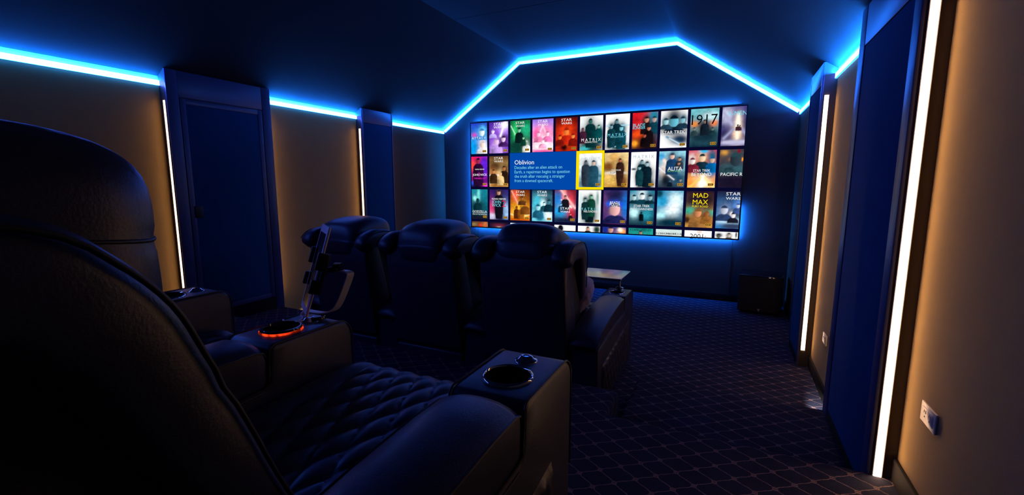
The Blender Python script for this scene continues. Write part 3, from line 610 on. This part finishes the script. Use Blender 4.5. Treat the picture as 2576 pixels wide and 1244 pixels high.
for i, (s, wd) in enumerate((('Decades after an alien attack on', .715), ('Earth, a repairman begins to question', .825), ('the truth after rescuing a stranger', .755), ('from a downed spacecraft.', .585))):
    text(ip, s, -2.80, 1.650 - i * .0615, ty, wid=wd, mat='pale', align='LEFT', name='body_text')

tmp = []
for t in PEND:
    cu = bpy.data.curves.new('txt', 'FONT'); cu.body = t[1]; cu.resolution_u = 2; cu.size = 1.0
    o = bpy.data.objects.new('txt', cu); C.objects.link(o); tmp.append(o)
dg = bpy.context.evaluated_depsgraph_get(); dg.update()
for t, o in zip(PEND, tmp):
    par, s, x, z, y, wid, hgt, mt, align, name, shear = t
    me = bpy.data.meshes.new_from_object(o.evaluated_get(dg)); me.name = name
    xs = [v.co.x for v in me.vertices]; ys = [v.co.y for v in me.vertices]
    w0 = max(xs) - min(xs); sx = wid / w0; sz = sx
    body = name == 'body_text'
    if body: sz = sx * 1.12
    elif name == 'title_text': sz = min(max(sx, .012), .14) if len(s) < 4 else sx * .78 if s in ('STAR', 'WARS') else max(sx * 1.05, .014)
    if hgt: sz = hgt / (max(ys) - min(ys))
    xm = min(xs) if align == 'LEFT' else (min(xs) + max(xs)) / 2
    ym = .35 if not hgt else (min(ys) + max(ys)) / 2
    for v in me.vertices: v.co = Vector((x + (v.co.x - xm) * sx - SL.x, y - SL.y, z + (v.co.y - ym) * sz - SL.z))
    me.materials.clear(); obj(name, me, mt, par)
for o in tmp:
    cu = o.data; bpy.data.objects.remove(o); bpy.data.curves.remove(cu)

# ------------------------------------------------------------------ recliners
AW = 0.09                       # half width of an arm
PITCH = 0.752
CUPY = -0.165

def boolean_cut(me, cutter):
    a = bpy.data.objects.new('a', me); b = bpy.data.objects.new('b', cutter); C.objects.link(a); C.objects.link(b)
    md = a.modifiers.new('cut', 'BOOLEAN'); md.operation = 'DIFFERENCE'; md.object = b; md.solver = 'EXACT'
    dgx = bpy.context.evaluated_depsgraph_get(); dgx.update()
    out = bpy.data.meshes.new_from_object(a.evaluated_get(dgx))
    bpy.data.objects.remove(a); bpy.data.objects.remove(b)
    return out

def arc(cy, cz, r, a0, a1, n=5):
    return [(cy + r * math.cos(math.radians(a0 + (a1 - a0) * i / n)), cz + r * math.sin(math.radians(a0 + (a1 - a0) * i / n))) for i in range(n + 1)]

# arm body: tall console in front, lower ledge under the pad
arm_prof = [(-1.03, .03), (.012, .03)] + [(.020, .10), (.024, .3), (.024, .50)] + arc(-.034, .542, .058, 4, 90, 7) + [(-.20, .600)] + arc(-.250, .578, .022, 90, 175, 4) + [(-.278, .50)] + [(-.295, .486), (-.6, .474), (-1.0, .452), (-1.03, .44)]
ARM = prism(arm_prof, 'x', -AW, AW, bevel=.013, seg=3, ang=50, name='arm')
ARM = boolean_cut(ARM, lathe([(0, .09), (.050, .09), (.050, -.085), (0, -.085)], 40, center=(0, CUPY, .60), ang=30)); shade(ARM, 35)
# arm pad: crowned leather pad sloping down to the rear
def pad_mesh():
    rings = []
    for y, zt, zb, k in ((-.2795, .560, .50, .86), (-.2805, .590, .495, .95), (-.288, .606, .492, .985), (-.31, .613, .490, 1), (-.40, .614, .487, 1), (-.55, .606, .480, 1), (-.70, .592, .474, 1), (-.85, .568, .466, 1), (-.96, .540, .460, 1), (-1.01, .520, .456, .99), (-1.04, .500, .454, .97), (-1.052, .475, .455, .93)):
        hw = .0875 * k; r = []
        for q in range(9):
            t = -1 + 2 * q / 8; e = abs(t) ** 3.5
            r.append((hw * t * (1.0 if abs(t) < .99 else 1.0), y, zt - .012 * t * t - .010 * e))
        r += [(hw * 1.005, y, zt - .034), (hw * 1.0, y, zb + .012), (hw * .97, y, zb), (-hw * .97, y, zb), (-hw * 1.0, y, zb + .012), (-hw * 1.005, y, zt - .034)]
        rings.append(r)
    return loft(rings, ang=50, name='arm_pad'), rings
PAD, PR = pad_mesh()
pipes = []
for sgn, idx in ((1, 8), (-1, 0)):
    pipes.append(tube([(r[idx][0] + sgn * .001, r[idx][1], r[idx][2]) for r in PR[1:]], .0028, 6))
for sgn in (1, -1):           # seam along the console's top edge and down the front
    pth = [(sgn * (AW - .002), p[0], p[1]) for p in arm_prof[2:24] if p[1] > .12]
    pipes.append(tube(pth, .0026, 6))
    pipes.append(tube([(sgn * AW, y, z) for y, z in ((-.30, .472), (-.6, .462), (-1.0, .44))], .0028, 6))
ARM_PIPE = join('piping', *pipes)
CUP_RING = lathe([(.0495, -.004), (.051, .004), (.0535, .0065), (.057, .0055), (.0595, .0015), (.060, -.001), (.050, -.006), (.0495, -.004)], 48, 'cup_ring')
CUP_WELL = lathe([(.0495, .003), (.0485, -.010), (.047, -.078), (.044, -.082), (0, -.082)], 40, 'cup_well')
CUP_RING_LIT = lathe([(.0485, -.004), (.049, .008), (.0515, .0125), (.055, .0125), (.0575, .0085), (.0575, .006), (.050, .0), (.0485, -.004)], 48, 'cup_ring')
CUP_GLOW = lathe([(.0565, -.001), (.0600, -.001), (.0602, .004), (.0565, .0060), (.0565, -.001)], 48, 'cup_glow')
KNOB = lathe([(.029, -.001), (.029, .002), (.026, .005), (.020, .0065), (.015, .013), (.012, .0145), (.0085, .0145), (.008, .0125), (0, .0125)], 32, 'knob')

def quilt(grid_fn, nu, nv, lu, lv, amp, px, pv, name):
    """padded diamond quilting on a surface: grid_fn(u,v)->(point, normal) with u,v in metres."""
    v = []; f = []
    for j in range(nv + 1):
        for i in range(nu + 1):
            u = lu * (i / nu - .5); s = lv * j / nv
            p, n = grid_fn(u, s)
            a = u / px + s / pv; b = u / px - s / pv
            h = (abs(math.sin(PI * a / 1)) * abs(math.sin(PI * b / 1))) ** .32
            edge = min(1, (lu / 2 - abs(u)) / .012) * min(1, s / .012 + .001) * min(1, (lv - s) / .012 + .001)
            v.append(Vector(p) + Vector(n) * (amp * h * max(0, edge)))
    for j in range(nv):
        for i in range(nu):
            a = j * (nu + 1) + i; f.append((a, a + 1, a + nu + 2, a + nu + 1))
    return make_mesh(name, v, f, 75)

# seat profile (y, z): rear to front roll to footrest
SEATP = smoothpath([(0, -.70, .43), (0, -.50, .438), (0, -.25, .448), (0, -.08, .452), (0, .02, .440), (0, .068, .395), (0, .085, .31), (0, .088, .20), (0, .085, .09)], 6)
SEATP = [(p.y, p.z) for p in SEATP]
_len = [0.0]
for i in range(1, len(SEATP)): _len.append(_len[-1] + math.hypot(SEATP[i][0] - SEATP[i - 1][0], SEATP[i][1] - SEATP[i - 1][1]))
def seat_at(s):
    i = 1
    while i < len(_len) - 1 and _len[i] < s: i += 1
    t = (s - _len[i - 1]) / (_len[i] - _len[i - 1]); a, b = SEATP[i - 1], SEATP[i]
    d = Vector((0, b[0] - a[0], b[1] - a[1])).normalized()
    return (a[0] + (b[0] - a[0]) * t, a[1] + (b[1] - a[1]) * t), Vector((0, -d.z, d.y))
def seat_mesh():
    rings = []
    N = 34
    for k in range(N + 1):
        (y, z), n = seat_at(_len[-1] * k / N)
        r = []
        for x, d in ((-.281, -.12), (-.281, -.03), (-.276, -.006), (-.262, .010), (-.235, .017), (-.208, .012), (-.196, -.004), (-.188, -.008), (0, -.006), (.188, -.008), (.196, -.004), (.208, .012), (.235, .017), (.262, .010), (.276, -.006), (.281, -.03), (.281, -.12)):
            r.append(Vector((x, y, z)) + n * d)
        rings.append(r)
    return loft(rings, ang=70, name='seat_cushion')
SEAT = seat_mesh()
SEATQ = quilt(lambda u, s: ((u, *seat_at(min(s, _len[-1] - 1e-4))[0]), seat_at(min(s, _len[-1] - 1e-4))[1]), 64, 110, .388, _len[-1] - .02, .016, .0735, .17, 'quilted_panel')
# quilted diamonds on the outer flank of the arm
SIDEQ = quilt(lambda u, s: ((AW + .0005, -.52 + u, .06 + s), (1, 0, 0)), 72, 40, .80, .33, .014, .0735, .17, 'quilted_side')
for v in SIDEQ.vertices:      # the inset's top edge follows the sloping pad line
    t = (v.co.z - .06) / .33; v.co.z -= t * max(0, (-.12 - v.co.y)) * .10

BASE = box(-.280, .280, -1.045, -.02, .035, .275, .012)
FOOT = box(-.025, .025, -.025, .025, 0, .04, .003)
# back: shell seen from behind, cushion in front, rolled wings at both sides, headrest on top
SHELL = prism([(-1.05, .285), (-1.075, .45), (-1.115, .72), (-1.135, .90), (-1.115, .945), (-1.03, .955), (-.985, .92), (-.93, .70), (-.87, .45), (-.83, .285)], 'x', -.283, .283, bevel=.02, seg=3, name='back_shell')
BACKC = prism([(-.86, .40), (-.68, .42), (-.655, .47), (-.68, .55), (-.675, .60), (-.715, .68), (-.745, .74), (-.745, .79), (-.785, .86), (-.82, .93), (-.88, .96), (-.97, .93)], 'x', -.188, .188, bevel=.02, seg=3, ang=60, name='back_cushion')
WINGP = smoothpath([(0, -.638, .42), (0, -.666, .52), (0, -.698, .60), (0, -.757, .73), (0, -.808, .835), (0, -.836, .890), (0, -.872, .930), (0, -.905, .953), (0, -.985, .963), (0, -1.065, .957), (0, -1.118, .930), (0, -1.140, .895)], 4)
def wing_mesh(sgn):
    rings = []; seam_o = []; N = len(WINGP)
    for i, p in enumerate(WINGP):
        t = (WINGP[min(i + 1, N - 1)] - WINGP[max(i - 1, 0)]).normalized(); n = Vector((0, t.z, -t.y))
        k = i / (N - 1); up = max(0, min(1, (p.z - .62) / .3))
        xc = sgn * (.226 + .040 * up); hw = .056 + .006 * up; hn = .052 + .008 * up
        sc = 1.0
        if i == N - 1: sc = .55
        elif i == N - 2: sc = .82
        elif i == N - 3: sc = .94
        # soft creases where the leather is gathered
        for cz in (.655, .675, .79): sc *= 1 - .05 * math.exp(-((p.z - cz) / .006) ** 2) * (1 if k < .6 else 0)
        r = []
        for q in range(20):
            a = 2 * PI * q / 20; c, s = math.cos(a), math.sin(a)
            e = 2 / 3.2
            r.append(Vector((xc, p.y, p.z)) + Vector((1, 0, 0)) * (hw * sc * math.copysign(abs(c) ** e, c)) + n * (hn * sc * math.copysign(abs(s) ** e, s)))
        rings.append(r)
        seam_o.append(Vector((xc + sgn * hw * sc * .965, p.y, p.z)) + n * (hn * sc * .80))
    last = rings[-1]; cen = sum(last, Vector()) / len(last)
    rings.append([cen + (q - cen) * .3 + Vector((0, -.006, -.010)) for q in last])
    return loft(rings, ang=75, name='wing'), tube(seam_o[:-3], .0034, 6, name='piping')
WINGR, WPIPER = wing_mesh(1); WINGL, WPIPEL = wing_mesh(-1)
# soft fabric gusset between shell and wings at the flanks
GUSSETS = [prism([(-1.06, .50), (-1.10, .88), (-1.06, .93), (-.90, .92), (-.82, .84), (-.72, .66), (-.66, .50)], 'x', s * .235 - .03, s * .235 + .03, name='gusset') for s in (-1, 1)]
def hr(c):
    x, y, z = c
    t = z / .140                                   # puff the top, tuck the lower rear edge
    y2 = y * (1 - .06 * max(0, t)) + .03 * max(0, -t) + .02 * t
    z2 = z + .018 * math.cos(x / .2 * 1.4) * (1 if z > 0 else .2) - .020 * (y / .21) ** 2 * (1 if z > 0 else 0)
    x2 = x * (1 - .05 * abs(t))
    g = math.exp(-((z - .02) / .010) ** 2)          # seam groove around the pillow
    return Vector((x2 * (1 - .012 * g), y2 * (1 - .012 * g), z2))
HEAD = superbox(.208, .222, .138, 5.0, 16, hr, 'headrest')
HEADP = tube([Vector(hr(Vector((.2085 * math.copysign(abs(math.cos(a)) ** .4, math.cos(a)), .2225 * math.copysign(abs(math.sin(a)) ** .4, math.sin(a)), .022)))) for a in [2 * PI * k / 48 for k in range(49)]], .0026, 6, name='piping')

def recliner(label, x, y, z, arms=(1,), lit=False, head=(0, 0, 0, 0), group=None, tall=1.0):
    t = empty('recliner', (x, y, z)); tag(t, label, 'recliner', group)
    obj('base', BASE, 'leather', t); [obj('foot', FOOT, 'blackmatte', t, (fx, fy, 0)) for fx in (-.25, .25) for fy in (-.98, -.08)]
    sc = obj('seat_cushion', SEAT, 'leather', t); obj('quilted_panel', SEATQ, 'leather', sc)
    bk = [obj('back_shell', SHELL, 'leather', t), obj('back_cushion', BACKC, 'leather', t)] + [obj('gusset', g, 'piping', t) for g in GUSSETS]
    for me, pp in ((WINGR, WPIPER), (WINGL, WPIPEL)):
        wg = obj('wing', me, 'leather', t); obj('piping', pp, 'piping', wg); bk.append(wg)
    for o in bk: o.scale = (1, 1, tall)
    h = obj('headrest', HEAD, 'leather', t, (0, -.934 + head[0], .955 + head[1])); h.rotation_euler = (head[2], 0, 0)
    obj('piping', HEADP, 'piping', h)
    for s in arms:
        a = obj('arm', ARM, 'leather', t, (s * PITCH / 2, 0.085 if s < 0 and lit else 0, 0))
        obj('arm_pad', PAD, 'leather', a); obj('piping', ARM_PIPE, 'piping', a)
        q = obj('quilted_side', SIDEQ, 'leather', a)
        if s < 0: q.rotation_euler = (0, 0, 0); q.scale = (-1, 1, 1)
        isl = lit and s > 0
        obj('cup_ring', CUP_RING_LIT if isl else CUP_RING, 'blackgloss' if isl else 'chrome', a, (0, CUPY, .60))
        obj('cup_well', CUP_WELL, 'blackgloss', a, (0, CUPY, .60))
        if isl:
            g = obj('cup_light', CUP_GLOW, 'red', a, (0, CUPY, .60)); g['label'] = 'glowing red ring around the cup holder'
        obj('knob', KNOB, 'chrome', a, (0, -.062, .598))
    return t

RY, FY = 1.04, 3.57
RX = -0.43 - PITCH / 2
FX = -0.742 - PITCH / 2
GF = 'row of three recliners facing the screen'; GR = 'recliners on the raised platform'
recliner('black leather recliner on the platform, chrome cup holder in its arm beside the aisle', RX, RY, PLINTH, (1,), head=(0, .0, 0), group=GR)
recliner('black leather recliner on the platform whose arm carries the tablet stand and red-lit cup holder', RX - PITCH, RY, PLINTH, (1, -1), lit=True, group=GR)
recliner('black leather recliner at the aisle end of the row of three', FX, FY, 0, (1,), head=(.03, .06, -.30), group=GF, tall=1.07)
recliner('middle black leather recliner in the row of three', FX - PITCH, FY, 0, (1,), head=(0, .065, .04), group=GF, tall=1.07)
recliner('black leather recliner at the door-side end of the row of three', FX - 2 * PITCH, FY, 0, (1, -1), head=(0, .065, .04), group=GF, tall=1.07)

# ------------------------------------------------------------------ swivel trays on the front arms
def tray(label, ax, ay, z0, sgn):
    t = empty('swivel_tray', (ax, ay, z0)); tag(t, label, 'tray', 'swivel trays on the front row arms')
    x0, x1 = (-.36, .012) if sgn < 0 else (-.012, .36)
    top = box(x0, x1, -.012, .365, .062, .074, .005, 3)
    obj('tray_top', top, 'steel', t)
    obj('tray_underside', box(x0 + .01, x1 - .01, -.002, .355, .056, .062), 'blackmatte', t)
    obj('pole', lathe([(0, 0), (.007, 0), (.007, .058), (0, .058)], 16), 'chrome', t)
    obj('collar', lathe([(.030, -.001), (.030, .004), (.022, .010), (.010, .012), (.007, .012)], 28), 'chrome', t)
    return t
tray('metal swivel tray on the aisle-side arm of the row of three', -.742, FY - .062, .6125, -1)
tray('metal swivel tray glimpsed between the backs of the middle and aisle-end recliners', -.742 - 2 * PITCH, FY - .062, .6125, 1)

# ------------------------------------------------------------------ plush cushions
def cushion(label, loc, rot, hx, hy, hz, seed):
    rnd = random.Random(seed); ph = [rnd.random() * 6 for _ in range(6)]
    def fn(c):
        k = 1 - .55 * (abs(c.x / hx) ** 2.2 + abs(c.y / hy) ** 2.2) / 2
        n = .006 * (math.sin(c.x * 60 + ph[0]) * math.sin(c.y * 55 + ph[1]) + math.sin(c.x * 95 + c.y * 80 + ph[2]) * .6)
        return Vector((c.x, c.y, c.z * k + n * (1 if c.z > 0 else -1)))
    o = obj('cushion', superbox(hx, hy, hz, 3.2, 18, fn), 'fluff'); o.location = loc; o.rotation_euler = rot
    return tag(o, label, 'cushion')
cushion('lilac-grey plush cushion leaning on the tray arm of the aisle-end recliner', (-.925, 2.99, .615), (.15, -1.05, .1), .17, .19, .075, 1)
cushion('lilac-grey plush cushion propped upright against the back of the middle recliner', (-1.80, 2.98, .71), (1.13, 0, -.1), .20, .21, .07, 2)

# ------------------------------------------------------------------ tablet, its stand and cable
ARMX, ATOP = RX - PITCH / 2, PLINTH + .60
st = empty('tablet_stand', (ARMX, 1.0, ATOP + .002)); tag(st, 'bent flat-bar tablet stand with black clamp on the arm beside the red-lit cup holder', 'tablet stand')
so = Vector(st.location)
obj('base_disc', lathe([(0, -.003), (.031, -.003), (.032, .004), (.028, .010), (0, .010)], 32), 'blackgloss', st)
bar = smoothpath([(-1.245, 1.022, 1.0135), (-1.20, 1.022, 1.0135), (-1.165, 1.025, 1.016), (-1.128, 1.03, 1.030), (-1.104, 1.03, 1.056), (-1.078, 1.03, 1.10), (-1.054, 1.03, 1.148), (-1.056, 1.03, 1.157), (-1.068, 1.03, 1.160), (-1.096, 1.03, 1.160)], 4)
obj('bar', ribbon([p - so for p in bar], (0.25, 1, 0), .024, .0035), 'alu', st)
# tablet plane from its corners
br = Vector((-1.168, .950, 1.022)); bl = Vector((-1.292, 1.035, 1.022)); tr = Vector((-1.035, .960, 1.297))
h = (bl - br); wT = h.length; h.normalize(); upv = (tr - br); upv = upv - h * upv.dot(h); hT = upv.length; upv.normalize(); nrm = h.cross(upv).normalized()
if nrm.dot(CAM - br) < 0: nrm = -nrm
tb = empty('tablet', br + h * wT / 2); tag(tb, 'white-framed tablet with dark screen clamped in the stand', 'tablet')
tc = Vector(tb.location)
def slab(u0, u1, v0, v1, n0, n1, org=tc, bev=0.0):
    me = box(u0, u1, v0, v1, n0, n1, bev, 2)
    m = Matrix(((h.x, upv.x, nrm.x, 0), (h.y, upv.y, nrm.y, 0), (h.z, upv.z, nrm.z, 0), (0, 0, 0, 1)))
    me.transform(Matrix.Translation(tc - org) @ m)
    bm = bmesh.new(); bm.from_mesh(me); bmesh.ops.recalc_face_normals(bm, faces=bm.faces); bm.to_mesh(me); bm.free()
    return me
obj('body', slab(-wT / 2, wT / 2, 0, hT, -.008, 0, bev=.003), 'white', tb)
obj('screen', slab(-wT / 2 + .017, wT / 2 - .017, .024, hT - .024, -.001, .0008), 'blackgloss', tb)
# clamp jaws, spine and joint behind the tablet
obj('clamp_spine', slab(-wT / 2 - .012, wT / 2 + .012, .095, .185, -.024, -.0085, so, .003), 'blackmatte', st)
for s in (-1, 1):
    a, b = sorted((s * (wT / 2 + .0005), s * (wT / 2 + .016)))
    obj('clamp_jaw', join('jaw', slab(a, b, .075, .118, -.024, .012, so, .003), slab(a, b, .150, .205, -.024, .012, so, .003), slab(a + .002, b - .002, .10, .17, -.024, -.010, so, .002)), 'blackmatte', st)
jc = tc + upv * .14 - nrm * .030
endp = Vector((-1.096, 1.03, 1.160))
obj('ball_joint', superbox(.016, .016, .016, 2.2, 6), 'blackgloss', st, jc - so)
obj('joint_arm', tube([jc - so, (jc + endp) / 2 - so + Vector((0, 0, .004)), endp - so + Vector((.004, 0, .004))], .010, 10), 'blackmatte', st)
obj('tension_knob', tube([endp - so + Vector((-.02, 0, .012)), endp - so + Vector((.010, 0, .014))], .012, 12), 'blackgloss', st)
cb = smoothpath([tc + upv * -.001 - nrm * .004, tc - upv * .012 + Vector((0, -.004, 0)), (-1.205, .968, 1.0085), (-1.195, .945, 1.0065), (-1.205, .932, 1.0045), (-1.228, .928, 1.0045), (-1.250, .934, 1.0045), (-1.27, .95, .9990)], 5)
cbl = tube(cb, .0024, 8, name='charging_cable'); plug = tube([cb[0], cb[4]], .0042, 8)
tag(obj('charging_cable', join('charging_cable', cbl, plug), 'white'), 'white charging cable looping from tablet on to the leather arm', 'cable')

# ------------------------------------------------------------------ subwoofer
sw = empty('subwoofer', (.372, 5.70, 0), math.radians(-5)); tag(sw, 'glossy black cube subwoofer on the carpet beneath the screen', 'subwoofer')
obj('cabinet', box(-.213, .213, -.18, .18, .03, .43, .006, 2), 'blackgloss', sw)
gr = obj('grille', box(-.205, .205, -.196, -.181, .035, .415, .006, 2), 'subgrille', sw)
obj('driver_ring', tube([(.172 * math.cos(2 * PI * k / 60), -.197, .235 + .172 * math.sin(2 * PI * k / 60)) for k in range(61)], .0025, 6), 'blackmatte', gr)
lg = []
for z, hw in ((.064, .014), (.058, .010), (.052, .006)): lg.append(box(-hw, hw, -.1995, -.1965, z - .0017, z + .0017))
lg.append(box(-.003, .003, -.1995, -.1965, .042, .049)); lg.append(box(-.001, .005, -.1995, -.1965, .038, .041))
obj('emblem', join('emblem', *lg), 'logo', gr)
for x in (-.17, .17):
    for y in (-.14, .14): obj('foot', lathe([(0, 0), (.02, 0), (.022, .031), (0, .031)], 16), 'blackmatte', sw, (x, y, 0))

# ------------------------------------------------------------------ wall outlets
def outlet(label, y, z):
    t = empty('wall_outlet', (XR, y, z)); tag(t, label, 'outlet', 'double outlets on the aisle wall')
    p = obj('plate', box(-.007, 0, -.060, .060, -.034, .034, .002, 2), 'ivory', t)
    f = obj('receptacle', box(-.0085, -.006, -.044, .044, -.021, .021, .0008, 1), 'ivory', t)
    for cy in (-.020, .020):
        for dy, hh in ((-.006, .0055), (.006, .0045)):
            obj('slot', box(-.0092, -.0084, cy + dy - .0012, cy + dy + .0012, .006 - hh + .002, .006 + hh + .002), 'dark', f)
        obj('ground_hole', lathe([(0, -.0004), (.0028, -.0004), (.0028, .0004), (0, .0004)], 12), 'dark', f, (-.0088, cy, -.009)).rotation_euler = (0, PI / 2, 0)
    return t
outlet('ivory double wall outlet near the raised platform, lit by the wide column', 1.872, .663)
outlet('ivory double wall outlet between the two columns', 3.597, .381)

# ------------------------------------------------------------------ small step lights in the risers
def step_light(label, x, y, z, aim, watts):
    t = empty('step_light', (x, y, z)); tag(t, label, 'step light', 'step lights in the carpeted risers')
    obj('housing', box(-.035, .035, -.004, .008, -.016, .016, .002), 'alu', t)
    obj('lens', box(-.028, .028, .0082, .0098, -.014, -.002), 'steplamp', t)
    ld = bpy.data.lights.new('step_beam', 'SPOT'); ld.energy = watts; ld.color = (1.0, .93, .85); ld.spot_size = math.radians(30); ld.spot_blend = .8; ld.shadow_soft_size = .01
    lo = bpy.data.objects.new('step_beam', ld); C.objects.link(lo); lo.parent = t; lo.location = (0, .016, -.008)
    d = Vector(aim) - Vector((x, y + .016, z - .008)); lo.rotation_euler = d.to_track_quat('-Z', 'Y').to_euler()
step_light('small white step light at the wall end of the aisle step', .555, 2.975, .10, (.60, 3.26, 0), 55)
step_light('small white step light in the door-side step', -3.93, 2.965, .12, (-4.04, 3.42, .03), 8)
